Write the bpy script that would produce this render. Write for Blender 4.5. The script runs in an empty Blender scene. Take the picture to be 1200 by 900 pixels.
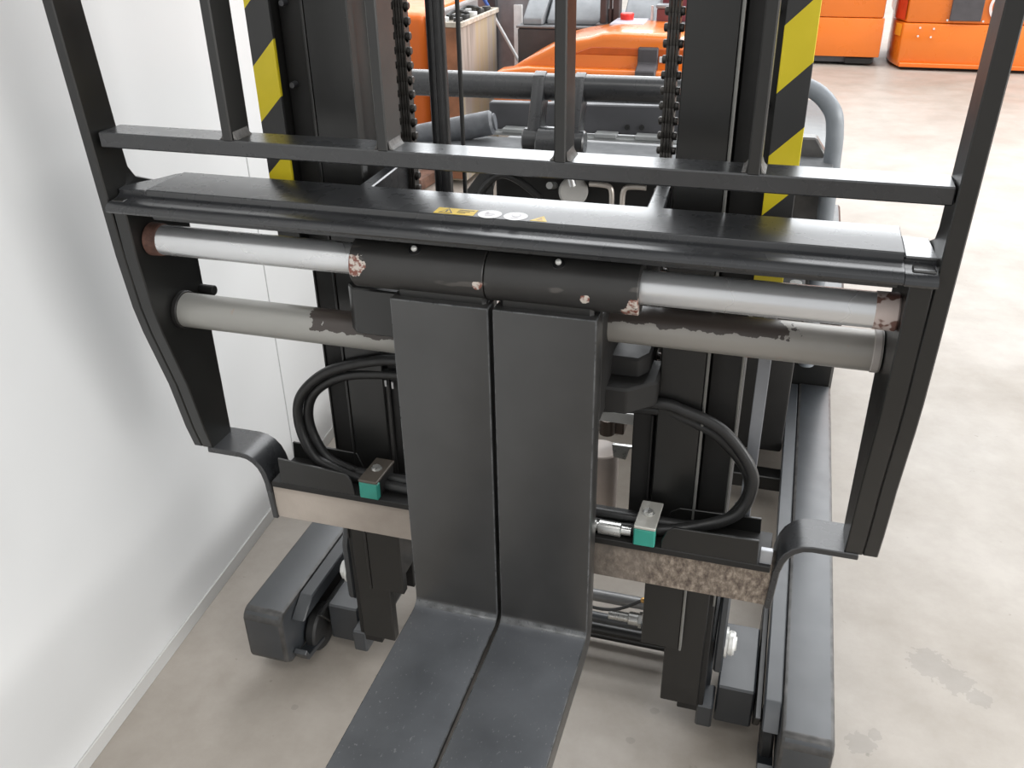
import bpy, bmesh, math, random
from mathutils import Vector, Matrix
random.seed(7)
S = bpy.context.scene
COL = S.collection

# ------------------------------------------------------------------ camera
cam_d = bpy.data.cameras.new('camera'); cam_d.sensor_width = 36; cam_d.lens = 31.867
cam_d.clip_start = .02; cam_d.clip_end = 100
cam = bpy.data.objects.new('camera', cam_d); COL.objects.link(cam)
cam.matrix_world = Matrix(((0.95772741, -0.12578276, 0.25872167, 0.30186881),
                           (0.28720206, 0.46973195, -0.83478552, -0.89432288),
                           (-0.01652821, 0.87380237, 0.48600024, 1.23888459),
                           (0, 0, 0, 1)))
S.camera = cam
# ------------------------------------------------------------------ light
wd = bpy.data.worlds.new('hall_light'); S.world = wd; wd.use_nodes = True
bg = wd.node_tree.nodes['Background']
bg.inputs[0].default_value = (.97, .985, 1, 1); bg.inputs[1].default_value = .42
def area(name, loc, target, sx, sy, power, color=(1, .98, .95)):
    l = bpy.data.lights.new(name, 'AREA'); l.shape = 'RECTANGLE'; l.size = sx; l.size_y = sy
    l.energy = power; l.color = color
    o = bpy.data.objects.new(name, l); COL.objects.link(o); o.location = loc
    o.rotation_euler = (Vector(target) - Vector(loc)).to_track_quat('-Z', 'Y').to_euler()
    return o
area('roof_light', (3.0, -2.6, 5.6), (3.0, -2.6, 0), 9, 1.6, 90, (1, .985, .96))
area('roof_light', (1.5, 5.0, 5.6), (1.5, 5.0, 0), 14, 4.4, 500, (.97, .985, 1))
area('roof_light', (3.0, 10.6, 5.6), (3.0, 10.6, 0), 14, 3.0, 360, (.97, .985, 1))
area('hall_window', (0, 18.5, 7.2), (0, 2, 1.2), 24, 4, 1000, (.93, .97, 1))
area('hall_window', (12.5, -1.0, 3.6), (0, -.5, 1.0), 16, 4.5, 1150, (1, .99, .97))
S.view_settings.view_transform = 'Standard'; S.view_settings.look = 'None'
S.view_settings.gamma = 1; S.view_settings.use_curve_mapping = False
S.view_settings.exposure = .72

# ------------------------------------------------------------------ materials
def nodes(name):
    m = bpy.data.materials.new(name); m.use_nodes = True
    nt = m.node_tree; return m, nt, nt.nodes['Principled BSDF']
def noise(nt, scale, detail=4, rough=.55, stretch=None):
    g = nt.nodes.new('ShaderNodeNewGeometry'); n = nt.nodes.new('ShaderNodeTexNoise')
    n.inputs['Scale'].default_value = scale; n.inputs['Detail'].default_value = detail
    n.inputs['Roughness'].default_value = rough
    if stretch:
        mp = nt.nodes.new('ShaderNodeMapping'); mp.inputs['Scale'].default_value = stretch
        nt.links.new(g.outputs['Position'], mp.inputs[0]); nt.links.new(mp.outputs[0], n.inputs['Vector'])
    else:
        nt.links.new(g.outputs['Position'], n.inputs['Vector'])
    return n.outputs['Fac']
def ramp(nt, fac, stops):
    r = nt.nodes.new('ShaderNodeValToRGB'); el = r.color_ramp.elements
    while len(el) < len(stops): el.new(.5)
    for e, (p, c) in zip(el, stops):
        e.position = p; e.color = c if len(c) == 4 else (*c, 1)
    nt.links.new(fac, r.inputs[0]); return r.outputs[0]
def mix(nt, fac, a, b):
    n = nt.nodes.new('ShaderNodeMix'); n.data_type = 'RGBA'
    for s, v in ((n.inputs[0], fac), (n.inputs[6], a), (n.inputs[7], b)):
        if hasattr(v, 'links'): nt.links.new(v, s)
        else: s.default_value = v if not isinstance(v, tuple) else (v if len(v) == 4 else (*v, 1))
    return n.outputs[2]
def bump(nt, b, fac, strength, dist=.002):
    bn = nt.nodes.new('ShaderNodeBump'); bn.inputs['Strength'].default_value = strength
    bn.inputs['Distance'].default_value = dist
    nt.links.new(fac, bn.inputs['Height']); nt.links.new(bn.outputs[0], b.inputs['Normal'])
def math_n(nt, op, a, b=None, c=None):
    n = nt.nodes.new('ShaderNodeMath'); n.operation = op
    for i, v in enumerate((a, b, c)):
        if v is None: continue
        if hasattr(v, 'links'): nt.links.new(v, n.inputs[i])
        else: n.inputs[i].default_value = v
    return n.outputs[0]
def spots(nt, lst):
    """mask of ragged worn spots: (x, y, z, radius) in metres on the thing itself"""
    g = nt.nodes.new('ShaderNodeNewGeometry'); tot = None
    nz = noise(nt, 90, 3)
    for x, y, z, r in lst:
        d = nt.nodes.new('ShaderNodeVectorMath'); d.operation = 'DISTANCE'
        nt.links.new(g.outputs['Position'], d.inputs[0]); d.inputs[1].default_value = (x, y, z)
        v = math_n(nt, 'LESS_THAN', math_n(nt, 'ADD', d.outputs['Value'], math_n(nt, 'MULTIPLY', math_n(nt, 'SUBTRACT', nz, .5), r * 1.6)), r)
        tot = v if tot is None else math_n(nt, 'MAXIMUM', tot, v)
    return tot
def plain(name, col, rough=.5, metal=0, var=.15, scale=14, bmp=0, coat=0):
    m, nt, b = nodes(name)
    f = noise(nt, scale)
    lo = tuple(c * (1 - var) for c in col); hi = tuple(min(1, c * (1 + var)) for c in col)
    nt.links.new(ramp(nt, f, [(.3, lo), (.7, hi)]), b.inputs['Base Color'])
    b.inputs['Metallic'].default_value = metal
    rr = ramp(nt, noise(nt, scale * 2.3), [(.3, (rough * .8,) * 3), (.7, (min(1, rough * 1.2),) * 3)])
    nt.links.new(rr, b.inputs['Roughness'])
    if bmp: bump(nt, b, noise(nt, scale * 12, 2), bmp)
    if coat: b.inputs['Coat Weight'].default_value = coat; b.inputs['Coat Roughness'].default_value = .08
    return m
def scratched(name, base, fleck, rough, dens=.7, stretch=(1, 1, 1), scale=120, dust=.0, spot=None, spotcol=None, metal=0, coat=0):
    """painted steel with small bare flecks and a faint dusty film"""
    m, nt, b = nodes(name)
    fl = ramp(nt, noise(nt, scale, 2, .5, stretch), [(dens, (0, 0, 0)), (dens + .04, (1, 1, 1))])
    cloud = noise(nt, 9, 5)
    c0 = ramp(nt, cloud, [(.3, tuple(c * .8 for c in base)), (.75, tuple(c * 1.25 + dust for c in base))])
    c1 = mix(nt, fl, c0, fleck)
    if spot:
        c1 = mix(nt, spots(nt, spot), c1, mix(nt, ramp(nt, noise(nt, 160), [(.45, (0, 0, 0)), (.55, (1, 1, 1))]), spotcol, (.55, .5, .45)))
    nt.links.new(c1, b.inputs['Base Color'])
    nt.links.new(ramp(nt, noise(nt, 30, 4), [(.3, (rough * .9,) * 3), (.7, (min(1, rough * 1.1),) * 3)]), b.inputs['Roughness'])
    b.inputs['Metallic'].default_value = metal
    if coat: b.inputs['Coat Weight'].default_value = coat; b.inputs['Coat Roughness'].default_value = rough
    bump(nt, b, noise(nt, 260, 2), .05, .0003)
    return m
BLACK = scratched('black_paint', (.009, .009, .0085), (.09, .085, .08), .36, .79, coat=.2, scale=220)
BLACK_GLOSS = scratched('glossy_black_paint', (.022, .023, .025), (.18, .18, .18), .28, .8, coat=.45, scale=240)
BLACK_MATT = scratched('matt_black_paint', (.008, .0075, .007), (.05, .045, .04), .6, .8, scale=220)
FORKM = scratched('worn_fork_paint', (.02, .0195, .019), (.2, .2, .2), .36, .775, scale=110, dust=.006, coat=.6)
BLADE = scratched('scuffed_sheen_blade', (.06, .065, .073), (.14, .145, .15), .38, .68, stretch=(1, .5, 1), scale=320, dust=.022, coat=.7)  # scuffed blade top; blue-grey overhead sheen is also painted into its lighter base
FORKE = plain('rubbed_fork_edge', (.085, .088, .09), .3, .3, .5, 60)
SLEEVE = scratched('sleeve_paint', (.026, .025, .024), (.07, .065, .06), .42, .66, stretch=(.25, 1, 1), scale=60,
                   spot=[(-.165, .004, .848, .012), (-.015, .003, .84, .006), (.11, .004, .836, .006), (.163, .004, .836, .007), (.16, .008, .822, .012)], spotcol=(.2, .07, .05))
EDGE = plain('bare_steel_edge', (.2, .2, .19), .4, .5)
LEGM = scratched('leg_grey_black_paint', (.022, .026, .031), (.2, .2, .2), .46, .8, stretch=(1, .4, 1), scale=200, dust=.006, coat=.8)
LEGE = plain('rubbed_leg_edge', (.06, .058, .056), .4, .1, .5, 40)
HANDLE = plain('scuffed_handle', (.1, .105, .115), .5, 0, .3, 30)
GREYBLUE = plain('grey_guard_paint', (.2, .22, .24), .4)
CHROME = plain('chromed_steel', (.68, .69, .7), .28, .7, .03, 3)
ZINC = plain('zinc_plate', (.62, .62, .6), .3, .8, .12, 60)
WHITE_ZINC = plain('bright_nut', (.7, .7, .68), .3, .3)
RUBBER = plain('hose_rubber', (.016, .016, .016), .42, 0, .2, 40, .1)
PIPE = plain('black_pipe_plastic', (.012, .012, .013), .35, 0, .3, 80, .25)
TEAL = plain('teal_plastic', (.03, .27, .21), .45)
RUST = plain('rusty_collar', (.12, .06, .045), .7, .1, .6, 60, .3)
ORANGE = plain('orange_truck_paint', (.72, .17, .014), .3, 0, .04, 3, 0, .4)
ORANGE2 = plain('orange_panel_paint', (.72, .15, .014), .4, 0, .05, 3)
REDO = plain('red_orange_paint', (.6, .05, .015), .4)
REDP = plain('red_plastic', (.75, .03, .02), .35)
AMBER = plain('amber_lens', (.95, .35, .03), .2)
DGREY = plain('dark_grey_cover', (.06, .06, .065), .5)
LGREY = plain('light_grey_lid', (.22, .235, .25), .45)
MAUVE = plain('grey_partition', (.25, .235, .245), .6)
WHITE = plain('white_paint', (.62, .62, .62), .4)
YELLOW = plain('yellow_sticker', (.62, .42, .02), .5)
INK = plain('sticker_ink', (.04, .04, .04), .5)
def tube_mat(name, base, rough, metal, dirt_x, dirt_dir, col):
    m, nt, b = nodes(name)
    g = nt.nodes.new('ShaderNodeNewGeometry'); sp = nt.nodes.new('ShaderNodeSeparateXYZ')
    nt.links.new(g.outputs['Position'], sp.inputs[0])
    n = noise(nt, 45, 5)
    # oily dirt that creeps along the upper flank from the fork carriers
    t = math_n(nt, 'MULTIPLY', math_n(nt, 'SUBTRACT', sp.outputs[0], dirt_x), dirt_dir)
    nz = math_n(nt, 'MULTIPLY', math_n(nt, 'SUBTRACT', n, .5), .09)
    a = math_n(nt, 'GREATER_THAN', math_n(nt, 'ADD', t, nz), 0)
    h = math_n(nt, 'GREATER_THAN', math_n(nt, 'ADD', math_n(nt, 'SUBTRACT', sp.outputs[2], col), math_n(nt, 'MULTIPLY', nz, .2)), 0)
    f = math_n(nt, 'MULTIPLY', a, h)
    rustf = ramp(nt, noise(nt, 22, 4), [(.66, (0, 0, 0)), (.72, (1, 1, 1))])
    c = mix(nt, rustf, base, (.35, .24, .17))
    c = mix(nt, f, c, (.05, .04, .035))
    nt.links.new(c, b.inputs['Base Color'])
    nt.links.new(math_n(nt, 'MULTIPLY', math_n(nt, 'SUBTRACT', 1, f), metal), b.inputs['Metallic'])
    b.inputs['Roughness'].default_value = rough
    return m
TUBE_L = tube_mat('pale_tube_left', (.31, .305, .285), .38, .25, -.262, 1, .737)
TUBE_R = tube_mat('pale_tube_right', (.3, .285, .262), .38, .2, .33, -1, .781)
# hazard tape: diagonal print on a flat plate
def hazard(name, x0, z0):
    m, nt, b = nodes(name)
    g = nt.nodes.new('ShaderNodeNewGeometry'); sp = nt.nodes.new('ShaderNodeSeparateXYZ')
    nt.links.new(g.outputs['Position'], sp.inputs[0])
    t = math_n(nt, 'SUBTRACT', sp.outputs[2], sp.outputs[0])
    t = math_n(nt, 'ADD', t, x0 - z0 + 20 * .1335)
    f = math_n(nt, 'LESS_THAN', math_n(nt, 'FRACT', math_n(nt, 'DIVIDE', t, .1335)), .505)
    c = mix(nt, f, (.03, .03, .03), ramp(nt, noise(nt, 20), [(.3, (.62, .5, .012)), (.7, (.7, .56, .02))]))
    nt.links.new(c, b.inputs['Base Color']); b.inputs['Roughness'].default_value = .42
    return m
HAZ_R = hazard('hazard_tape_right', .283, 1.037)
HAZ_L = hazard('hazard_tape_left', -.31, 1.0067)
def beam_dust():
    m, nt, b = nodes('dusty_beam')
    g = nt.nodes.new('ShaderNodeNewGeometry'); sp = nt.nodes.new('ShaderNodeSeparateXYZ')
    nt.links.new(g.outputs['Position'], sp.inputs[0])
    right = ramp(nt, math_n(nt, 'ADD', sp.outputs[0], math_n(nt, 'MULTIPLY', noise(nt, 20), .12)), [(.17, (0, 0, 0)), (.27, (1, 1, 1))])
    soft = ramp(nt, noise(nt, 9, 5), [(.3, (.33, .285, .245)), (.7, (.45, .395, .345))])
    grit = ramp(nt, noise(nt, 120, 5, .7, (1, 1, .6)), [(.34, (.075, .055, .045)), (.5, (.18, .145, .115)), (.7, (.38, .32, .26))])
    oily = ramp(nt, noise(nt, 14, 4, .5, (2, 1, .3)), [(.35, (.09, .08, .07)), (.65, (.2, .17, .145))])
    c = mix(nt, right, mix(nt, ramp(nt, sp.outputs[0], [(.0, (0, 0, 0)), (.02, (1, 1, 1))]), soft, oily), grit)
    nt.links.new(c, b.inputs['Base Color']); b.inputs['Roughness'].default_value = .85
    bump(nt, b, noise(nt, 90, 4), .5, .002)
    return m
DUSTY = beam_dust()
STAINS = [(.536, .226, 0, .022), (.56, .25, 0, .012), (.66, .44, 0, .035), (.70, .41, 0, .03), (.735, .38, 0, .02), (.205, .2, 0, .008), (.176, .13, 0, .007), (-.39, .04, 0, .006)]
def concrete():
    m, nt, b = nodes('polished_concrete')
    a = ramp(nt, noise(nt, 1.1, 6, .6), [(.3, (.3, .266, .228)), (.7, (.4, .364, .326))])
    c = ramp(nt, noise(nt, 7, 7, .7), [(.3, (.66, .64, .6)), (.62, (1, 1, 1))])
    mm = nt.nodes.new('ShaderNodeMix'); mm.data_type = 'RGBA'; mm.blend_type = 'MULTIPLY'; mm.inputs[0].default_value = .55
    nt.links.new(a, mm.inputs[6]); nt.links.new(c, mm.inputs[7])
    st = ramp(nt, noise(nt, 4.3, 5, .6, (1, .6, 1)), [(.62, (0, 0, 0)), (.8, (.45, .45, .45))])
    c2 = mix(nt, st, mm.outputs[2], (.2, .165, .13))
    sp = ramp(nt, noise(nt, 30, 3), [(.72, (0, 0, 0)), (.76, (.6, .6, .6))])
    c3 = mix(nt, sp, c2, (.15, .135, .11))
    c3 = mix(nt, math_n(nt, 'MULTIPLY', spots(nt, STAINS), .25), c3, (.12, .115, .105))
    nt.links.new(c3, b.inputs['Base Color'])
    nt.links.new(ramp(nt, noise(nt, 3, 5), [(.3, (.36,) * 3), (.7, (.58,) * 3)]), b.inputs['Roughness'])
    bump(nt, b, noise(nt, 60, 4), .06, .002)
    return m
FLOORM = concrete()
WALLM, _nt, _b = nodes('white_coated_panel'); _b.inputs['Base Color'].default_value = (.645, .65, .65, 1); _b.inputs['Roughness'].default_value = .36
JOINT = plain('panel_joint', (.36, .35, .33), .7)
SKIRT = plain('wall_flashing', (.48, .475, .46), .45, 0, .06, 6)
def battery_mat():
    m, nt, b = nodes('stained_battery_case')
    n = noise(nt, 9, 5, .6, (1, 1, .08))
    c = ramp(nt, n, [(.3, (.16, .13, .11)), (.45, (.33, .3, .27)), (.56, (.36, .3, .19)), (.7, (.28, .26, .25))])
    nt.links.new(c, b.inputs['Base Color']); b.inputs['Roughness'].default_value = .7
    return m
BATT = battery_mat()
BATTF = plain('rust_brown_case', (.24, .1, .05), .75, 0, .4, 8)

# ------------------------------------------------------------------ geometry helpers
class G:
    def __init__(self): self.bm = bmesh.new()
    def add(self, verts, faces, bev=0, seg=1, mi=0, bm=-1):
        b = bmesh.new()
        vs = [b.verts.new(v) for v in verts]
        for f in faces:
            try: b.faces.new([vs[i] for i in f])
            except ValueError: pass
        b.normal_update(); bmesh.ops.recalc_face_normals(b, faces=b.faces)
        if bev:
            es = [e for e in b.edges if len(e.link_faces) == 2 and e.calc_face_angle(0) > .5]
            bmesh.ops.bevel(b, geom=es, offset=bev, offset_type='OFFSET', segments=seg, affect='EDGES', profile=.5, clamp_overlap=True, material=bm)
        me = bpy.data.meshes.new('t'); b.to_mesh(me); b.free()
        n0 = len(self.bm.faces); self.bm.from_mesh(me); bpy.data.meshes.remove(me)
        self.bm.faces.ensure_lookup_table()
        for f in self.bm.faces[n0:]:
            if bm < 0: f.material_index = mi
        return self
    def box(self, x0, x1, y0, y1, z0, z1, bev=.0015, seg=1, mi=0):
        v = [(x, y, z) for x in (x0, x1) for y in (y0, y1) for z in (z0, z1)]
        return self.add(v, [(0, 1, 3, 2), (4, 6, 7, 5), (0, 4, 5, 1), (2, 3, 7, 6), (0, 2, 6, 4), (1, 5, 7, 3)], bev, seg, mi)
    def prism(self, pts, axis, a, b, bev=.0015, seg=1, mi=0, bm=-1):
        def p3(u, v, w): return {'x': (w, u, v), 'y': (u, w, v), 'z': (u, v, w)}[axis]
        n = len(pts)
        v = [p3(u, w, a) for u, w in pts] + [p3(u, w, b) for u, w in pts]
        f = [tuple(range(n)), tuple(range(n, 2 * n))] + [(i, (i + 1) % n, n + (i + 1) % n, n + i) for i in range(n)]
        return self.add(v, f, bev, seg, mi, bm)
    def cyl(self, p0, p1, r, n=24, r2=None, bev=0, mi=0):
        p0, p1 = Vector(p0), Vector(p1); d = (p1 - p0).normalized()
        u = d.orthogonal().normalized(); w = d.cross(u); r2 = r if r2 is None else r2
        v = [p0 + (u * math.cos(t) + w * math.sin(t)) * r for t in [2 * math.pi * i / n for i in range(n)]]
        v += [p1 + (u * math.cos(t) + w * math.sin(t)) * r2 for t in [2 * math.pi * i / n for i in range(n)]]
        f = [tuple(range(n)), tuple(range(n, 2 * n))] + [(i, (i + 1) % n, n + (i + 1) % n, n + i) for i in range(n)]
        return self.add(v, f, bev, 1, mi)
    def ball(self, c, r, mi=0, n=12):
        b = bmesh.new(); bmesh.ops.create_uvsphere(b, u_segments=n, v_segments=n // 2 + 2, radius=r)
        b.verts.ensure_lookup_table(); c = Vector(c)
        vs = [tuple(v.co + c) for v in b.verts]; fs = [tuple(v.index for v in f.verts) for f in b.faces]; b.free()
        return self.add(vs, fs, 0, 1, mi)
    def sweep(self, pts, r, n=10, smooth=8, mi=0, flat=1.0):
        P = [Vector(p) for p in pts]
        if smooth:
            Q = []
            for i in range(len(P) - 1):
                a, b, c, d = P[max(i - 1, 0)], P[i], P[i + 1], P[min(i + 2, len(P) - 1)]
                for k in range(smooth):
                    t = k / smooth
                    Q.append(.5 * ((2 * b) + (c - a) * t + (2 * a - 5 * b + 4 * c - d) * t * t + (3 * b - a - 3 * c + d) * t ** 3))
            P = Q + [P[-1]]
        verts, faces = [], []
        u = None
        for i, p in enumerate(P):
            d = (P[min(i + 1, len(P) - 1)] - P[max(i - 1, 0)]).normalized()
            u = d.orthogonal().normalized() if u is None else (u - d * u.dot(d)).normalized()
            w = d.cross(u)
            for k in range(n):
                t = 2 * math.pi * k / n
                verts.append(p + u * math.cos(t) * r + w * math.sin(t) * r * flat)
        for i in range(len(P) - 1):
            for k in range(n):
                a, b = i * n + k, i * n + (k + 1) % n
                faces.append((a, b, b + n, a + n))
        faces.append(tuple(range(n))); faces.append(tuple(range((len(P) - 1) * n, len(P) * n)))
        return self.add(verts, faces, 0, 1, mi)
ORIG = {}
def put(name, g, mat, parent=None, label=None, shift=None):
    """link one mesh object with its origin at its own centre"""
    me = bpy.data.meshes.new(name)
    if shift:
        for v in g.bm.verts: v.co = shift(v.co)
    vs = [v.co for v in g.bm.verts]
    lo = Vector([min(v[i] for v in vs) for i in range(3)]); hi = Vector([max(v[i] for v in vs) for i in range(3)])
    c = (lo + hi) / 2
    for v in g.bm.verts: v.co -= c
    g.bm.normal_update(); g.bm.to_mesh(me); g.bm.free()
    for m in (mat if isinstance(mat, (list, tuple)) else [mat]): me.materials.append(m)
    me.polygons.foreach_set('use_smooth', [True] * len(me.polygons))
    me.set_sharp_from_angle(angle=math.radians(32))
    o = bpy.data.objects.new(name, me); COL.objects.link(o)
    ORIG[o.name] = c.copy()
    if parent: o.parent = parent; o.location = c - ORIG[parent.name]
    else: o.location = c
    if label: o['label'] = label
    return o
def root(name, loc, label, cat, group=None):
    o = bpy.data.objects.new(name, None); COL.objects.link(o); o.empty_display_size = .1
    o.location = loc; ORIG[o.name] = Vector(loc); o['label'] = label; o['category'] = cat
    if group: o['group'] = group
    return o
def struct(name, g, mat, parent=None):
    o = put(name, g, mat, parent)
    if not parent: o['kind'] = 'structure'
    return o
def mx(x): return -.025 - x            # mirror in the truck's middle plane

# ------------------------------------------------------------------ setting
struct('floor', G().box(-7, 13, -7, 19, -.1, 0, 0), FLOORM)
# wall on the left: backing with coated panels, joints left open
WY = lambda y: -.664 - .068 * y
ang = math.atan(-.068)
def wallbox(y0, y1, z0, z1, off0, off1, bev=.001):
    n = Vector((1, .068, 0)).normalized(); t = Vector((-.068, 1, 0)).normalized(); o = Vector((-.664, 0, 0))
    v = [o + t * y + n * q + Vector((0, 0, z)) for q in (off0, off1) for y in (y0, y1) for z in (z0, z1)]
    return G().add([tuple(p) for p in v], [(0, 1, 3, 2), (4, 6, 7, 5), (0, 4, 5, 1), (2, 3, 7, 6), (0, 2, 6, 4), (1, 5, 7, 3)], bev)
wall = struct('wall_left', wallbox(-4.2, 1.36, 0, 3.0, -.06, -.012), JOINT)
for y0, y1 in ((-4.2, -3.001), (-2.998, -1.801), (-1.798, -.561), (-.558, .6415), (.6445, 1.36)):
    put('wall_panel', wallbox(y0, y1, 0, 3.0, -.012, 0), WALLM, wall)
struct('baseboard_left', wallbox(-4.2, 1.36, 0, .03, 0, .004), SKIRT)
struct('wall_back', G().box(-7, 13, 18.8, 19, 0, 5, 0), WALLM)

# ------------------------------------------------------------------ the truck in front
T = root('straddle_stacker', (-.0125, .6, 0),
         'large black straddle forklift with twin forks in the foreground beside the white wall', 'forklift')
# --- forks
def fork(x0, x1):
    prof = [(.0, .812), (.0, .353), (-.001, .3485), (-.0035, .3448), (-.0075, .3422), (-.0125, .3406), (-.02, .34), (-1.05, .335), (-1.12, .322), (-1.12, .318), (-.9, .312),
            (-.02, .300), (.014, .303), (.03, .315), (.036, .335), (.036, .812)]
    g = G().prism(prof, 'x', x0, x1, .0016, 2, 0, 1)
    for q in g.bm.faces:
        if q.normal.y < -.3 and q.normal.z > .3: q.material_index = 1
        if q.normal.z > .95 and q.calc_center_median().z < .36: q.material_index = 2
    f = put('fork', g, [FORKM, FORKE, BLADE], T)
    put('fork_neck', G().box(x0 + .006, x1 - .006, .01, .045, .80, .836, .004), BLACK, f)
    return f
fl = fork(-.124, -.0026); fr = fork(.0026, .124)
put('fork_lug', G().prism([(-.1235, .03), (-.187, .03), (-.199, .042), (-.199, .075), (-.1235, .075)], 'z', .744, .806, .002), BLACK, fl)
g = G().prism([(.1, .07), (.150, .07), (.183, .1), (.183, .16), (.1, .16)], 'z', .654, .69, .003)
g.prism([(.1, .105), (.158, .105), (.17, .125), (.17, .16), (.1, .16)], 'z', .688, .716, .003)
g.box(.1, .124, .036, .16, .66, .80, .002)
put('fork_carrier', g, BLACK_MATT, fr)
# --- shaft with sleeves
sh = put('fork_shaft', G().cyl((-.446, .03, .845), (.408, .03, .845), .0192, 40), CHROME, T, 'bright chromed fork shaft')
put('rusty_collar', G().cyl((-.464, .03, .845), (-.4445, .03, .845), .0215, 32, .0205, .002), RUST, sh)
put('rusty_collar', G().cyl((.4065, .03, .845), (.4315, .03, .845), .0198, 32, .0202, .002), scratched('rust_and_primer', (.14, .07, .055), (.5, .42, .39), .7, .46, scale=60), sh)
for x0, x1, nx in ((-.1735, -.0082, -.094), (-.0072, .1675, .0765)):
    s = put('fork_sleeve', G().cyl((x0, .03, .843), (x1, .03, .843), .0302, 48, None, .0012), SLEEVE, T)
    n = Vector((0, -.5, .866)).normalized(); c = Vector((nx, .03, .843))
    gg = G().cyl(c + n * .0292, c + n * .0308, .0078, 20, .0072)
    put('grease_port', gg, PIPE, s)
    put('grease_nipple', G().ball(c + n * .033, .0036).cyl(c + n * .029, c + n * .032, .0028, 10), WHITE_ZINC, s)
# --- two pale guide tubes below
tl = put('guide_tube', G().cyl((-.464, .06, .733), (-.126, .06, .733), .0236, 44), TUBE_L, T, 'pale grey guide tube left of the forks')
put('tube_collar', G().cyl((-.464, .06, .733), (-.4565, .06, .733), .0262, 40, .0262, .001), BLACK_MATT, tl)
tr = put('guide_tube', G().cyl((.122, .088, .771), (.43, .088, .771), .0236, 44), TUBE_R, T, 'pale grey oil-stained guide tube right of the forks')
put('tube_collar', G().cyl((.419, .088, .771), (.43, .088, .771), .0246, 40, .0246, .002), plain('primer_collar', (.38, .35, .33), .5), tr)
# --- upper carriage beam
prof = [(.094, .915), (.0145, .915), (.013, .9135), (.0125, .903), (.016, .876), (.094, .876)]
bt = put('carriage_beam', G().prism(prof, 'x', -.444, .4245, .0008), BLACK_GLOSS, T)
lip = [(.014, .909), (.0115, .9068), (.0075, .9052), (.002, .9044), (-.006, .9039), (-.0122, .9022), (-.0162, .8988), (-.0172, .8952), (-.0152, .8922), (-.008, .8905), (.014, .8905)]
put('beam_lip', G().prism(lip, 'x', -.4838, .4245, 0), BLACK_GLOSS, bt)
put('beam_lip', G().prism([(y, z - .001) for y, z in lip], 'x', .4252, .4555, 0), BLACK_GLOSS, bt)
put('end_plate', G().prism([(-.4441, .092), (-.452, .086), (-.461, .064), (-.4838, .03), (-.4838, .0128), (-.4441, .0128)], 'z', .884, .9145, .0015), BLACK_GLOSS, bt)
put('end_plate', G().prism([(.4246, .074), (.452, .073), (.4555, .02), (.4555, .0135), (.4246, .0135)], 'z', .884, .9115, .0015), BLACK_GLOSS, bt)
# stickers printed flat on the beam
def sticker(pts, mat): return [(x, y, .9153) for x, y in pts]
def flat(name, polys, mats):
    g = G()
    for pts, mi, z in polys:
        n = len(pts); v = [(x, y, z) for x, y in pts] + [(x, y, z - .0002) for x, y in pts]
        g.add(v, [tuple(range(n)), tuple(range(n, 2 * n))] + [(i, (i + 1) % n, n + (i + 1) % n, n + i) for i in range(n)], 0, 1, mi)
    return put(name, g, mats, bt)
def circ(cx, cy, r, n=28): return [(cx + r * math.cos(2 * math.pi * i / n), cy + r * math.sin(2 * math.pi * i / n)) for i in range(n)]
def rect(x0, x1, y0, y1): return [(x0, y0), (x1, y0), (x1, y1), (x0, y1)]
o = flat('warning_sticker', [(rect(-.069, -.022, .0165, .036), 0, .9154), ([(-.064, .019), (-.047, .019), (-.0555, .034)], 1, .9156),
     ([(-.0615, .0202), (-.0495, .0202), (-.0555, .0312)], 0, .9158), (rect(-.0565, -.0545, .0215, .028), 1, .916)] +
     [(rect(-.043, -.025 - .004 * k, .031 - .0045 * k, .0325 - .0045 * k), 1, .9156) for k in range(3)], [YELLOW, INK])
o['label'] = 'yellow warning sticker with triangle and lines of text'
for cx, fg in ((-.0055, 0), (.0245, 1)):
    P = [(circ(cx, .0265, .0135), 0, .9154)]
    if fg == 0: P += [(rect(cx - .006, cx + .006, .0255, .0275), 1, .9156), (circ(cx - .004, .0305, .002, 10), 1, .9156), (rect(cx - .0045, cx + .005, .021, .0225), 1, .9156)]
    else: P += [(circ(cx, .0285, .0055, 14), 1, .9156), (circ(cx, .0285, .0042, 14), 0, .9158), (rect(cx - .005, cx + .005, .0195, .021), 1, .9156)]
    flat('round_sticker', P, [WHITE, plain('sticker_grey', (.45, .42, .45), .5)])['label'] = 'round white sticker with small grey marks'
flat('triangle_sticker', [([(.043, .0165), (.0625, .0165), (.0545, .0345)], 0, .9154), ([(.0495, .0195), (.057, .0195), (.0535, .0285)], 1, .9156)], [YELLOW, plain('sticker_brown', (.4, .22, .03), .5)])['label'] = 'small yellow warning triangle'
for a, b in ((-.197, -.179), (.158, .178)):
    put('roller_arm', G().prism([(a, .09), (b, .09), (b - .007, .245), (a - .004, .245)], 'z', .83, .914, .0015), BLACK_GLOSS, bt)
# --- load backrest
lb = put('load_backrest', G().box(-.483, .455, 0, .042, .968, .986, .0015), BLACK_GLOSS, T)
for xc in (-.308, -.117, .080, .273):
    p = put('backrest_post', G().box(xc - .0062, xc + .0062, .0002, .040, .9845, 1.42, .0015), BLACK, lb)
    g = G()
    for s in (-1, 1):
        g.prism([(xc + s * .006, .985), (xc + s * .0125, .9855), (xc + s * .0085, .989), (xc + s * .006, .996)], 'y', .003, .036, .0012)
    put('weld_bead', g, plain('weld_metal', (.11, .105, .1), .5, .2, .4, 90, .4), p)
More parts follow.
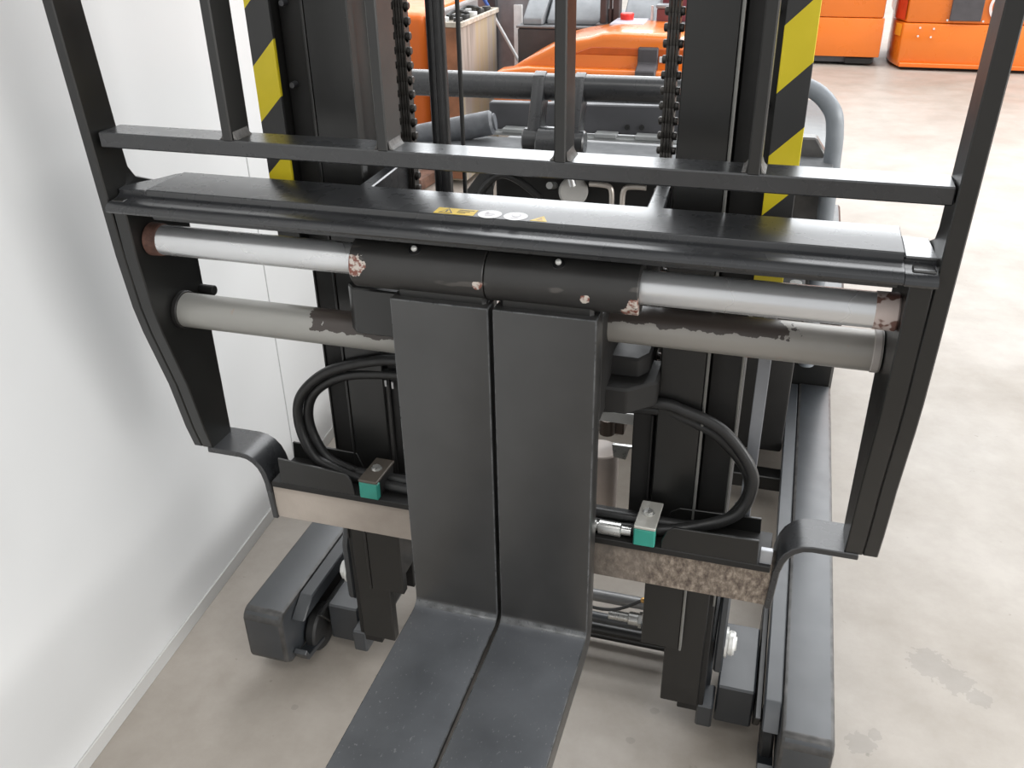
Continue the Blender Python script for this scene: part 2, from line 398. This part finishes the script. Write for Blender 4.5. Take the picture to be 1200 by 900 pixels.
# --- side plates: outer ply runs up as the end post of the backrest
FR = [(-.004, 1.42), (-.004, .83), (.004, .756), (.012, .717), (.038, .623), (.053, .543), (.064, .503)]
BK = [(.114, .495), (.116, .79), (.112, .85), (.096, .9), (.05, .92), (.040, .935), (.038, .955), (.038, 1.42)]
def side(x0, x1, x2, label, flare):
    def fl(c):
        if c.z > .96 and flare: c = Vector((c.x + flare * (c.z - .96) / .18, c.y, c.z))
        return c
    s = put('side_plate', G().prism(FR + BK, 'x', min(x0, x1), max(x0, x1), .0014), BLACK, T, label, fl)
    put('inner_ply', G().prism([(-.006, .905)] + FR[1:] + BK[:4] + [(.08, .905)], 'x', min(x1, x2) + .0006, max(x1, x2), .0014), BLACK, s)
    return s
sl = side(-.4975, -.4835, -.4645, 'left end plate of the backrest', -.012)
sr = side(.471, .4535, .431, 'right end plate of the backrest', .004)
put('stop_bolt', G().cyl((-.466, .108, .743), (-.442, .108, .743), .0072, 16, None, .001), BLACK_MATT, sl)
# bent straps to the lower beam
def strap(m):
    path = [(-.474, .500), (-.420, .500), (-.408, .498), (-.398, .492), (-.390, .483), (-.385, .472), (-.381, .455), (-.377, .392)]
    up, dn = [], []
    for i, p in enumerate(path):
        a, b = Vector(path[max(i - 1, 0)]), Vector(path[min(i + 1, len(path) - 1)])
        d = (b - a).normalized(); n = Vector((-d.y, d.x)) * .0045
        up.append((p[0] + n.x, p[1] + n.y)); dn.append((p[0] - n.x, p[1] - n.y))
    pts = up + dn[::-1]
    if m: pts = [(mx(x), z) for x, z in pts]
    return put('bent_strap', G().prism(pts, 'y', .062, .124, .0012), BLACK_GLOSS, T)
strap(0); strap(1)
# --- lower carriage beam with hose tray
lbm = put('lower_beam', G().box(-.376, .352, .066, .112, .393, .4535, .002), DUSTY, T, 'lower carriage beam covered in beige dust')
put('hose_tray', G().box(-.372, .348, .061, .135, .4525, .4625, .001), BLACK_MATT, lbm)
put('hose_guard', G().prism([(-.356, .462), (-.356, .505), (-.248, .4975), (-.240, .487), (-.236, .462)], 'y', .062, .066, .0008), BLACK, lbm)
put('hose_guard', G().prism([(.207, .462), (.2075, .475), (.213, .491), (.222, .4985), (.330, .5005), (.331, .462)], 'y', .062, .066, .0008), BLACK, lbm)
put('hose_guard', G().prism([(-.372, .455), (-.370, .490), (-.262, .488), (-.25, .455)], 'y', .129, .133, .0008), BLACK, lbm)
put('hose_guard', G().prism([(.205, .455), (.21, .474), (.222, .482), (.331, .486), (.332, .455)], 'y', .129, .133, .0008), BLACK, lbm)
put('end_pad', G().box(.333, .349, .066, .074, .462, .484, .001), plain('bare_pad', (.35, .36, .38), .4, .4), lbm)
for x0, x1, mt, lab in ((-.226, -.197, plain('oily_cap', (.1, .085, .07), .5, .3), 'hose clamp with dark oily cap and teal pad'), (.1705, .199, plain('clean_cap', (.5, .49, .45), .4, .4), 'hose clamp with bright cap and teal pad')):
    k = put('hose_clamp', G().box(x0, x1, .0575, .068, .4635, .4905, .0015), TEAL, T, lab)
    put('clamp_body', G().box(x0 + .0005, x1 - .0005, .068, .116, .4635, .491, .001), BLACK_MATT, k)
    c = put('clamp_cap', G().prism([(x0, .057), (x1, .057), (x1 + .002, .117), (x0 + .002, .117)], 'z', .491, .4955, .001), mt, k)
    put('clamp_bolt', G().cyl(((x0 + x1) / 2, .09, .495), ((x0 + x1) / 2, .09, .4995), .0062, 6).cyl(((x0 + x1) / 2, .09, .494), ((x0 + x1) / 2, .09, .4962), .0082, 16), ZINC, k)
# --- hydraulic hoses
def hose(pts, r=.0078): return put('hydraulic_hose', G().sweep(pts, r, 12, 8), RUBBER, T)
hose([(-.09, .12, .662), (-.175, .122, .661), (-.236, .124, .648), (-.297, .124, .622), (-.340, .122, .578), (-.347, .12, .528), (-.326, .114, .482), (-.286, .105, .471), (-.23, .09, .4705), (-.15, .088, .468), (-.07, .085, .468)])
hose([(-.09, .14, .628), (-.187, .135, .630), (-.270, .132, .618), (-.324, .132, .580), (-.336, .13, .528), (-.312, .125, .478), (-.262, .112, .4585 + .01), (-.24, .1, .4755), (-.2, .1, .4745), (-.12, .1, .4735), (-.07, .1, .4735)])
hose([(.06, .125, .628), (.177, .123, .646), (.217, .122, .641), (.266, .12, .622), (.304, .118, .578), (.313, .115, .542), (.297, .11, .500), (.245, .1, .477), (.196, .088, .4705), (.14, .085, .466), (.07, .085, .462)])
hose([(.06, .14, .615), (.175, .138, .628), (.214, .137, .622), (.262, .134, .603), (.301, .132, .562), (.309, .13, .522), (.285, .124, .479), (.242, .112, .469), (.2, .102, .4745), (.15, .1, .4745), (.07, .1, .476)])
put('hose_fitting', G().cyl((.098, .074, .4715), (.118, .074, .4715), .0085, 20, None, .001).cyl((.121, .074, .4715), (.152, .074, .4715), .0095, 20, None, .001).cyl((.09, .074, .4715), (.165, .074, .4715), .006, 16), ZINC, T, 'zinc hose fittings right of the forks')
hose([(.165, .078, .4715), (.18, .082, .4715), (.2, .09, .471)], .008)

# --- mast
ZT = 1.75
def rails(m):
    f = (lambda x: mx(x)) if m else (lambda x: x)
    def bx(g, a, b, *r, **k): x0, x1 = sorted((f(a), f(b))); return g.box(x0, x1, *r, **k)
    g = G(); bx(g, .182, .239, .13, .146, .22, ZT); bx(g, .200, .213, .145, .25, .22, ZT, bev=0); bx(g, .182, .239, .249, .262, .22, ZT)
    inner = put('inner_mast_rail', g, BLACK, T)
    g = G(); bx(g, .2388, .2425, .1285, .14, .22, ZT, bev=.0008); put('rubbed_edge', g, BLACK if m else EDGE, inner)
    g = G(); bx(g, .1745, .1775, .134, .15, .43, .62, bev=.0008); bx(g, .150, .1775, .139, .2, .40, .66); put('lower_web', g, BLACK_MATT, inner)
    g = G(); bx(g, .2435, .284, .152, .17, .075, ZT); bx(g, .262, .284, .17, .30, .075, ZT, bev=0); bx(g, .2435, .284, .30, .315, .075, ZT)
    outer = put('outer_mast_rail', g, BLACK_MATT, T)
    g = G(); bx(g, .2805, .2835, .1495, .158, .30, .78, bev=.0006); put('rubbed_edge', g, BLACK if m else EDGE, outer)
    g = G(); bx(g, .2165, .2755, .148, .166, .09, .215); bx(g, .232, .2755, .1475, .16, .21, .46); put('foot_plate', g, BLACK, outer)
    g = G(); bx(g, .2765, .2905, .195, .42, .04, .19, bev=.002); put('foot_block', g, LEGM, outer)
    g = G()
    pts = [(.163, .158), (.172, .148), (.34, .148), (.34, .36), (.2, .36), (.163, .27)]
    x0, x1 = sorted((f(.292), f(.3055))); g.prism(pts, 'x', x0, x1, .003); put('hinge_plate', g, LEGM, outer)
    a, b = (.3165, .338)
    put('hinge_nut', G().cyl((f(.305), .187, .2), (f(.309), .187, .2), .0235, 24).cyl((f(.309), .187, .2), (f(.320), .187, .2), .0205, 6, None, .003).cyl((f(.320), .187, .2), (f(.3225), .187, .2), .011, 16), WHITE_ZINC, outer)
    g = G(); bx(g, .274, .300, .15, .2, .045, .092, bev=.003); put('foot_flange', g, LEGM, outer)
    # tape-covered plate on the outer rail, its lower end at 0.785 m
    g = G(); bx(g, .283, .316, .128, .134, .785, ZT, bev=.0006)
    hz = put('hazard_plate', g, HAZ_L if m else HAZ_R, T, 'black and yellow striped plate')
    g = G(); bx(g, .284, .315, .134, .30, .785, ZT, bev=.001); put('plate_backing', g, BLACK_MATT, hz)
    for z in (.93, 1.02, 1.115, 1.21):
        put('plate_bolt', G().cyl((f(.2735), .1525, z), (f(.2735), .142, z), .0042, 10, .0035), DGREY, outer)
    if not m:
        g = G(); bx(g, .300, .3155, .14, .146, .36, .785, bev=.0008); put('guide_strip', g, plain('grey_strip', (.24, .25, .27), .4), outer)
    return inner, outer
rails(0); rails(1)
# grey service column, tags
g = G().box(-.2225, -.2015, .135, .17, .36, .612, .001); put('service_column', g, plain('grey_black_steel', (.05, .048, .046), .45), T)
put('tag', G().box(-.212, -.204, .133, .1355, .609, .619, .0005), WHITE, T); put('tag', G().box(-.1965, -.1935, .133, .1355, .607, .618, .0005), WHITE, T)
# lift chains, each link an own piece
link_me = {}
def chain(x0, label):
    ch = put('lift_chain', G().box(x0 - .002, x0 + .002, .225, .235, .55, 1.7, 0), BLACK_MATT, T, label)
    first = None; k = 0
    z = .56
    while z < 1.46:
        if first is None and not link_me:
            g = G()
            for q in (-.0055, -.0018, .0018, .0055):
                pts = []
                for s, c in ((-1, -.0075), (1, .0075)):
                    for i in range(7):
                        t = math.pi * (i / 6) + (math.pi if s < 0 else 0)
                        pts.append((.23 + .0078 * math.cos(t), c + .0078 * math.sin(t)))
                g.prism(pts, 'x', x0 + q - .0014, x0 + q + .0014, 0)
            g.cyl((x0 - .0118, .23, -.0075), (x0 + .0118, .23, -.0075), .0052, 12, None, .0012)
            first = put('link', g, plain('chain_steel', (.06, .055, .05), .35, .4, .4, 80), ch)
            link_me['m'] = first.data
            o = first
        else:
            o = bpy.data.objects.new('link', link_me['m']); COL.objects.link(o); o.parent = ch
        o.location = (Vector((x0, .23, z)) - ORIG[ch.name]); z += .0178; k += 1
    return ch
chain(-.1835, 'left lift chain'); chain(.1585, 'right lift chain')
put('lift_pipe', G().cyl((-.1255, .2, .60), (-.1255, .2, 1.7), .0118, 20).box(-.1275, -.1235, .186, .19, .6, 1.7, .0005), PIPE, T)
put('control_cable', G().sweep([(-.0965, .2, .45), (-.0965, .2, .9), (-.0968, .2, 1.2), (-.097, .2, 1.7)], .0029, 8, 4), RUBBER, T)
# low cross members between the mast feet
for y, z, r, mt in ((.30, .142, .0105, plain('bright_bar', (.2, .2, .2), .35, .3)), (.31, .082, .009, LEGM), (.32, .046, .011, BLACK), (.335, .018, .009, BLACK)):
    put('cross_bar', G().cyl((-.235, y, z), (.215, y, z), r, 16), mt, T)
put('low_fitting', G().cyl((.105, .285, .118), (.14, .285, .118), .0085, 18, None, .001).cyl((.14, .285, .118), (.158, .285, .118), .0115, 18, None, .001).cyl((.158, .285, .118), (.163, .285, .118), .014, 6), ZINC, T, 'zinc pipe coupling low between the mast feet')
put('low_cable', G().sweep([(.05, .27, .145), (.09, .268, .142), (.125, .268, .15), (.165, .27, .178)], .0028, 8, 6), RUBBER, T)
put('brass_tip', G().ball((.165, .268, .179), .005), plain('brass', (.6, .35, .12), .35, .8), T)
# parts seen through the mast beside the right fork
put('cross_plate', G().box(.07, .147, .205, .215, .557, .5745, .001), plain('pale_plate', (.62, .62, .6), .4), T)
put('zinc_bracket', G().prism([(.112, .523), (.148, .5235), (.148, .5205), (.138, .520), (.133, .500), (.115, .502)], 'y', .2, .206, .0005), ZINC, T)
put('filter_can', G().cyl((.092, .225, .395), (.092, .225, .497), .0265, 28, None, .002), plain('beige_can', (.55, .47, .42), .45), T)
put('valve_block', G().box(.1, .122, .24, .29, .515, .545, .002).cyl((.098, .235, .52), (.098, .235, .545), .012, 12), plain('bronze_block', (.1, .075, .06), .4, .4), T)
# --- straddle legs
def leg(m, tip):
    f = (lambda x: mx(x)) if m else (lambda x: x)
    x0, x1 = sorted((f(-.5), f(-.425)))
    t = tip
    prof = [(t, .135), (t, .045), (t + .016, .03), (t + .25, .03), (1.17, .03), (1.17, .148), (t + .012, .148)]
    l = put('straddle_leg', G().prism(prof, 'x', x0, x1, .006, 2, 0, 1), [LEGM, LEGE], T, 'straddle leg on the %s' % ('right' if m else 'left by the wall'))
    x0, x1 = sorted((f(-.4243), f(-.399)))
    put('leg_lip', G().prism([(t + .07, .146), (1.165, .146), (1.165, .118), (t + .03, .118), (t + .045, .13)], 'x', x0, x1, .002), LEGM, l)
    x0, x1 = sorted((f(-.426), f(-.419)))
    put('leg_web', G().box(x0, x1, t + .11, 1.16, .03, .14, .001), BLACK_MATT, l)
    put('load_wheel', G().cyl((f(-.422), t + .1, .044), (f(-.402), t + .1, .044), .044, 32, None, .004), plain('wheel_polyurethane', (.02, .02, .02), .6), l)
    put('wheel_guard', G().prism([(t + .02, .05), (t + .03, .03), (t + .09, .022), (t + .09, .03), (t + .034, .04), (t + .028, .055)], 'x', *sorted((f(-.424), f(-.4))), .001), LEGM, l)
    x0, x1 = sorted((f(-.386), f(-.327)))
    put('hinge_shelf', G().box(x0, x1, .181, .33, .03, .11, .003), LEGM, l)
    put('inner_gusset', G().prism([(t + .07, .1), (t + .35, .1), (t + .35, .03), (t + .12, .03)], 'x', *sorted((f(-.399), f(-.388))), .002), BLACK, l)
leg(0, .09); leg(1, .07)
put('leg_tie', G().box(.25, .40, .83, .87, .05, .085, .002), BLACK, T); put('leg_tie', G().box(-.425, -.27, .83, .87, .05, .085, .002), BLACK, T)
# --- chassis behind the mast
ch = put('chassis', G().box(-.40, .40, 1.26, 1.98, .09, .66, .012, 2), BLACK, T)
put('side_tank', G().box(.255, .372, .88, 1.15, .12, .50, .006, 2), BLACK_MATT, T)
put('tank_cap', G().cyl((.352, .9, .50), (.352, .9, .518), .012, 12), ZINC, T)
put('chassis_side', G().box(.30, .476, 1.172, 1.95, .03, .36, .006), BLACK, ch)
put('front_panel', G().prism([(-.425, .69), (-.425, .757), (.30, .772), (.30, .70)], 'y', 1.3, 1.33, .003), DGREY, ch)
put('panel_screw', G().cyl((-.075, 1.3, .714), (-.075, 1.293, .714), .006, 10), BLACK_MATT, ch)
put('panel_screw', G().cyl((-.04, 1.3, .715), (-.04, 1.293, .715), .006, 10), BLACK_MATT, ch)
g = G().box(-.43, .31, 1.265, 1.3, .686, .693, .001)
g.box(-.38, -.31, 1.262, 1.295, .693, .703, .001).box(-.148, -.095, 1.262, 1.295, .693, .703, .001).box(-.05, .02, 1.262, 1.295, .693, .703, .001)
put('notched_rim', g, plain('rim_grey', (.3, .31, .31), .4), ch)
put('guard_rail', G().box(-.57, .40, 1.04, 1.22, .66, .694, .003), plain('rail_grey', (.11, .115, .12), .7), ch)
put('grey_handle', G().cyl((-.60, 1.15, .690), (-.378, 1.19, .735), .029, 24, None, .006).cyl((-.379, 1.19, .735), (-.373, 1.191, .736), .02, 20), HANDLE, ch, 'light grey round handle left of the pipe')
put('side_guard', G().sweep([(.26, 1.22, .846), (.31, 1.2, .846), (.352, 1.18, .832), (.384, 1.17, .798), (.394, 1.17, .755), (.397, 1.17, .70), (.40, 1.17, .60), (.405, 1.17, .45), (.41, 1.17, .2)], .0185, 16, 6), GREYBLUE, ch, 'light grey bent guard tube on the right')
put('side_panel', G().prism([(.32, .1), (.40, .1), (.385, .70), (.36, .735), (.32, .735)], 'y', 1.2, 1.24, .004), plain('worn_side_panel', (.1, .095, .09), .35, 0, .6, 12), ch)
# cross tube with two arms and a pivot roller
ct = put('tie_tube', G().cyl((-.56, 1.0, .857), (.10, 1.0, .862), .0272, 36), BLACK_GLOSS, T)
for x0, x1 in ((-.222, -.196), (-.135, -.112)):
    put('tie_arm', G().prism([(1.0, .892), (1.022, .88), (1.02, .845), (.965, .74), (.93, .742), (.925, .765), (.98, .885)], 'x', x0, x1, .003, 2), BLACK_GLOSS, ct)
put('pivot_roller', G().cyl((-.232, .945, .762), (-.10, .945, .762), .024, 28, None, .003).cyl((-.2, .945, .755), (-.135, .945, .755), .036, 28, None, .003), BLACK_GLOSS, ct)
# hydraulics in the recess under the guard rail
put('pump_cylinder', G().cyl((-.157, 1.09, .612), (-.187, 1.215, .572), .034, 30, None, .004), plain('pump_cap_grey', (.4, .39, .37), .5), ch, 'pale grey round pump cap')
put('pump_rod', G().sweep([(-.155, 1.075, .63), (-.165, 1.07, .67), (-.18, 1.06, .72)], .0085, 10, 4), CHROME, ch)
for sx in (-1, 1):
    put('elbow_pipe', G().sweep([(-.055 + sx * .012, 1.09, .575), (-.055 + sx * .013, 1.09, .615), (-.055 + sx * .02, 1.09, .629), (-.055 + sx * .04, 1.09, .632), (-.055 + sx * .065, 1.09, .632)], .0062, 10, 5), plain('elbow_zinc', (.6, .55, .5), .35, .6), ch)
hz2 = put('recess_hose', G().sweep([(-.42, 1.14, .54), (-.38, 1.12, .60), (-.34, 1.11, .632), (-.30, 1.11, .625), (-.25, 1.12, .585), (-.22, 1.13, .54)], .009, 10, 6), RUBBER, ch)
put('recess_hose', G().sweep([(-.39, 1.16, .55), (-.36, 1.14, .63), (-.32, 1.13, .652), (-.28, 1.13, .655)], .009, 10, 6), plain('grey_hose', (.2, .2, .2), .4), ch)
put('recess_bolt', G().cyl((-.232, 1.21, .585), (-.232, 1.16, .600), .0085, 12), WHITE_ZINC, ch)
put('recess_bracket', G().prism([(-.43, .52), (-.43, .585), (-.372, .66), (-.365, .66), (-.365, .52)], 'y', 1.13, 1.136, .001), BLACK, ch)
put('recess_back', G().box(-.39, .33, 1.235, 1.262, .2, .68, .002), BLACK_MATT, ch)

# ------------------------------------------------------------------ machines standing behind
def orange_screws(p, pts, y):
    for x, z in pts: put('screw', G().cyl((x, y, z), (x, y - .006, z), .007, 8), WHITE, p)
# A: orange cover seen left of the pipe
A = root('stacker_truck', (-1.7, 3.7, 0), 'narrow orange truck cover at far left, seen between chain and black pipe', 'forklift')
put('cover', G().box(-2.0, -1.395, 3.3, 4.0, .06, .705, .035, 3), ORANGE2, A)
put('grey_trim', G().box(-1.394, -1.355, 3.32, 3.98, .05, .70, .006), plain('trim_grey', (.3, .28, .28), .5), A)
put('base', G().box(-1.98, -1.41, 3.33, 3.97, 0, .062, .004), BLACK_MATT, A)
# B: battery
B = root('traction_battery', (-1.17, 3.35, 0), 'rust-streaked steel battery crate with open cells on top, behind the thin cable', 'battery')
put('case', G().box(-1.235, -1.104, 3.0, 3.5, .02, .70, .004), BATT, B)
put('front_plate', G().box(-1.232, -1.112, 2.992, 3.001, .03, .69, .002), BATTF, B)
g = G().box(-1.245, -1.094, 2.985, 3.0, .69, .712, .003).box(-1.245, -1.094, 3.5, 3.515, .69, .712, .003).box(-1.109, -1.094, 3.0, 3.5, .69, .712, .003).box(-1.245, -1.23, 3.0, 3.5, .69, .712, .003)
put('rim', g, plain('rim_beige', (.42, .38, .32), .7, 0, .3, 30), B)
for i in range(2):
    for j in range(5):
        put('cell_cap', G().cyl((-1.2 + .062 * i, 3.06 + .1 * j, .70), (-1.2 + .062 * i, 3.06 + .1 * j, .722), .02, 12, .02), INK if (i + j) % 3 else WHITE, B)
for i in range(2):
    y = 3.1 + .16 * i
    put('cell_cable', G().sweep([(-1.2, y, .72), (-1.19, y + .05, .735), (-1.15, y + .06, .735), (-1.138, y + .1, .72)], .008, 8, 5), RUBBER, B)
# C: grey cabinet with white strip
Cc = root('grey_cabinet', (-1.26, 4.6, 0), 'tall grey-mauve cabinet with a white stripe, behind the battery crate', 'cabinet')
put('body', G().box(-1.5, -1.12, 4.25, 4.9, 0, 1.15, .006), MAUVE, Cc)
put('dark_post', G().box(-1.385, -1.335, 4.22, 4.25, 0, 1.15, .003), DGREY, Cc)
put('white_stripe', G().box(-1.238, -1.19, 4.235, 4.2505, .3, .64, .001), plain('stripe_white', (.9, .9, .9), .4), Cc)
# D: orange hood truck in the middle
D = root('pallet_truck', (-.5, 3.5, 0), 'orange rounded hood truck with dark grey body, behind the black tie tube in the middle', 'pallet truck')
hood = [(-.95, .30), (-.95, .49), (-.84, .558), (-.69, .635), (-.62, .652), (-.545, .664), (-.49, .682), (-.44, .686), (-.23, .682), (-.15, .66), (-.12, .60), (-.12, .30)]
hd = put('hood', G().prism(hood, 'y', 3.0, 3.42, .03, 4), ORANGE, D)
put('front_bulge', G().prism([(-.96, .40), (-.94, .525), (-.80, .545), (-.12, .548), (-.10, .52), (-.10, .40)], 'y', 2.955, 3.06, .022, 4), ORANGE, hd)
put('hood_recess', G().prism([(-.62, .597), (-.53, .628), (-.15, .628), (-.15, .597)], 'y', 2.996, 3.01, .003), plain('recess_orange', (.5, .09, .008), .4), hd)
put('black_strap', G().prism([(2.93, .40), (2.93, .55), (2.985, .572), (2.985, .628), (3.02, .64), (3.02, .40)], 'x', -.335, -.252, .004), plain('strap_black', (.06, .055, .06), .6), hd)
put('logo_mark', G().box(-.247, -.215, 2.985, 2.994, .575, .6, .003), WHITE, hd)
put('body', G().box(-.985, -.1, 3.45, 4.1, .03, .632, .008), DGREY, D)
put('body_rim', G().box(-.99, -.1, 3.445, 4.1, .632, .642, .002), plain('rim_dark', (.16, .16, .165), .5), D)
put('lid', G().prism([(3.47, .642), (3.47, .672), (3.60, .755), (3.9, .77), (3.9, .642)], 'x', -.965, -.868, .006), LGREY, D)
put('lid', G().prism([(3.5, .642), (3.5, .665), (3.62, .755), (3.9, .77), (3.9, .642)], 'x', -.855, -.60, .006), LGREY, D)
put('lid', G().prism([(3.5, .642), (3.5, .665), (3.62, .755), (3.9, .77), (3.9, .642)], 'x', -.495, -.345, .006), LGREY, D)
put('column', G().box(-.595, -.565, 3.46, 3.52, .64, 1.0, .004).box(-.535, -.505, 3.46, 3.52, .64, 1.0, .004).cyl((-.55, 3.48, .64), (-.55, 3.48, .72), .012, 10).cyl((-.55, 3.48, .72), (-.55, 3.48, 1.0), .006, 10).box(-.61, -.47, 3.44, 3.56, .64, .658, .004), plain('column_brown', (.06, .045, .045), .45), D)
put('emergency_button', G().cyl((-.455, 3.38, .68), (-.455, 3.38, .715), .028, 20, .031, .004), REDP, D)
put('button_base', G().box(-.51, -.36, 3.25, 3.43, .655, .688, .006), plain('panel_lilac', (.45, .43, .48), .45), D)
put('white_pin', G().cyl((-.348, 3.4, .68), (-.348, 3.4, .745), .006, 10), WHITE, D)
put('red_post', G().box(-.325, -.27, 3.38, 3.43, .64, .735, .004), plain('maroon', (.16, .045, .05), .5), D)
put('post_cap', G().box(-.33, -.265, 3.375, 3.435, .735, .752, .007, 2), LGREY, D)
put('red_back', G().box(-.36, -.1, 3.7, 3.76, .64, 1.0, .004), plain('maroon_back', (.2, .04, .05), .5), D)
pole = put('white_pole', G().cyl((-.972, 4.16, .004), (-1.36, 4.16, .639), .009, 12), WHITE, None, 'thin white pole with blue upper end leaning on the grey-mauve cabinet')
pole['category'] = 'pole'
put('blue_sleeve', G().cyl((-1.361, 4.16, .64), (-1.52, 4.16, .9), .0105, 12), plain('blue_grip_plastic', (.05, .12, .4), .4), pole)
# E: orange trucks at the right
E1 = root('order_picker', (.43, 7.0, 0), 'plain orange truck front just right of the striped mast plate', 'forklift', 'orange trucks parked in a row at the back')
put('front_cover', G().box(.0, .852, 6.5, 7.3, .062, .328, .008, 2), ORANGE, E1)
put('upper_cover', G().box(.0, .842, 6.505, 7.3, .331, .95, .012, 2), ORANGE, E1)
put('dark_panel', G().box(.352, .392, 6.49, 6.5051, .335, .7, .003), plain('panel_black', (.07, .06, .07), .5), E1)
put('skirt', G().box(.0, .82, 6.53, 7.3, .02, .062, .003), DGREY, E1); put('skirt_block', G().box(.62, .81, 6.51, 6.54, .015, .055, .003), BLACK_MATT, E1)
put('base', G().box(.05, .8, 6.6, 7.25, 0, .03, .003), BLACK_MATT, E1)
E2 = root('order_picker', (1.4, 6.9, 0), 'orange truck front with black panel, four screws and round white logo', 'forklift', 'orange trucks parked in a row at the back')
E2f = put('front_cover', G().prism([(.975, 6.42), (1.9, 6.4), (1.9, 7.3), (.96, 7.3), (.925, 6.75), (.935, 6.6)], 'z', .02, .312, .012, 2), ORANGE, E2)
put('upper_cover', G().prism([(.99, 6.43), (1.9, 6.41), (1.9, 7.3), (.94, 7.3), (.93, 6.62)], 'z', .315, .95, .012, 2), ORANGE, E2)
put('lower_lip', G().box(.985, 1.89, 6.388, 6.42, .022, .05, .004), ORANGE2, E2)
put('base', G().box(1.0, 1.88, 6.45, 7.25, 0, .022, .002), BLACK_MATT, E2)
put('dark_panel', G().box(1.262, 1.462, 6.398, 6.42, .335, .8, .003), plain('panel_black2', (.065, .06, .065), .5), E2)
put('amber_lamp', G().prism([(.955, 6.50), (.968, 6.44), (.94, 6.52), (.935, 6.56)], 'z', .22, .30, .002), AMBER, E2)
put('red_lamp', G().prism([(.965, 6.50), (.978, 6.44), (.94, 6.52), (.928, 6.58)], 'z', .33, .6, .002), REDO, E2)
orange_screws(E2, [(1.085, .285), (1.175, .28), (1.08, .23), (1.165, .225), (1.25, .338), (1.478, .335)], 6.41)
rg = G()
n = 40
for i in range(n):
    a, b = 2 * math.pi * i / n, 2 * math.pi * (i + 1) / n
    cx, cz, r0, r1 = 1.60, .43, .085, .103
    q = [(cx + r * math.cos(t), cz + r * math.sin(t)) for r, t in ((r0, a), (r1, a), (r1, b), (r0, b))]
    rg.prism(q, 'y', 6.404, 6.411, 0)
for t in (20, 140, 260):
    t = math.radians(t); c, s = math.cos(t), math.sin(t)
    rg.prism([(1.6 + .09 * c + .008 * s, .43 + .09 * s - .008 * c), (1.6 + .09 * c - .008 * s, .43 + .09 * s + .008 * c), (1.6 - .02 * c - .008 * s, .43 - .02 * s + .008 * c), (1.6 - .02 * c + .008 * s, .43 - .02 * s - .008 * c)], 'y', 6.404, 6.411, 0)
put('round_logo', rg, plain('logo_white', (.7, .62, .6), .5), E2)
E3 = root('order_picker', (2.4, 7.4, 0), 'orange-red truck corner at the right edge of the picture', 'forklift', 'orange trucks parked in a row at the back')
put('front_cover', G().box(1.96, 2.9, 6.95, 7.8, .1, .95, .03, 3), REDO, E3)
put('upper_cover', G().box(1.955, 2.9, 6.94, 7.8, .26, .94, .02, 2), ORANGE, E3)
put('base', G().box(1.97, 2.88, 6.97, 7.75, 0, .1, .005), BLACK_MATT, E3)
# brown bar lying on the floor
bar = put('rusty_bar', G().prism([(-1.345, 2.88), (-1.275, 2.86), (-1.258, 3.05), (-1.262, 3.4), (-1.335, 3.42), (-1.342, 3.1)], 'z', 0, .055, .01, 2), plain('rust_brown_bar', (.22, .12, .085), .6, .1, .5, 12), None,
          'rust-brown metal bar lying on the floor behind left chain')
bar['category'] = 'bar'
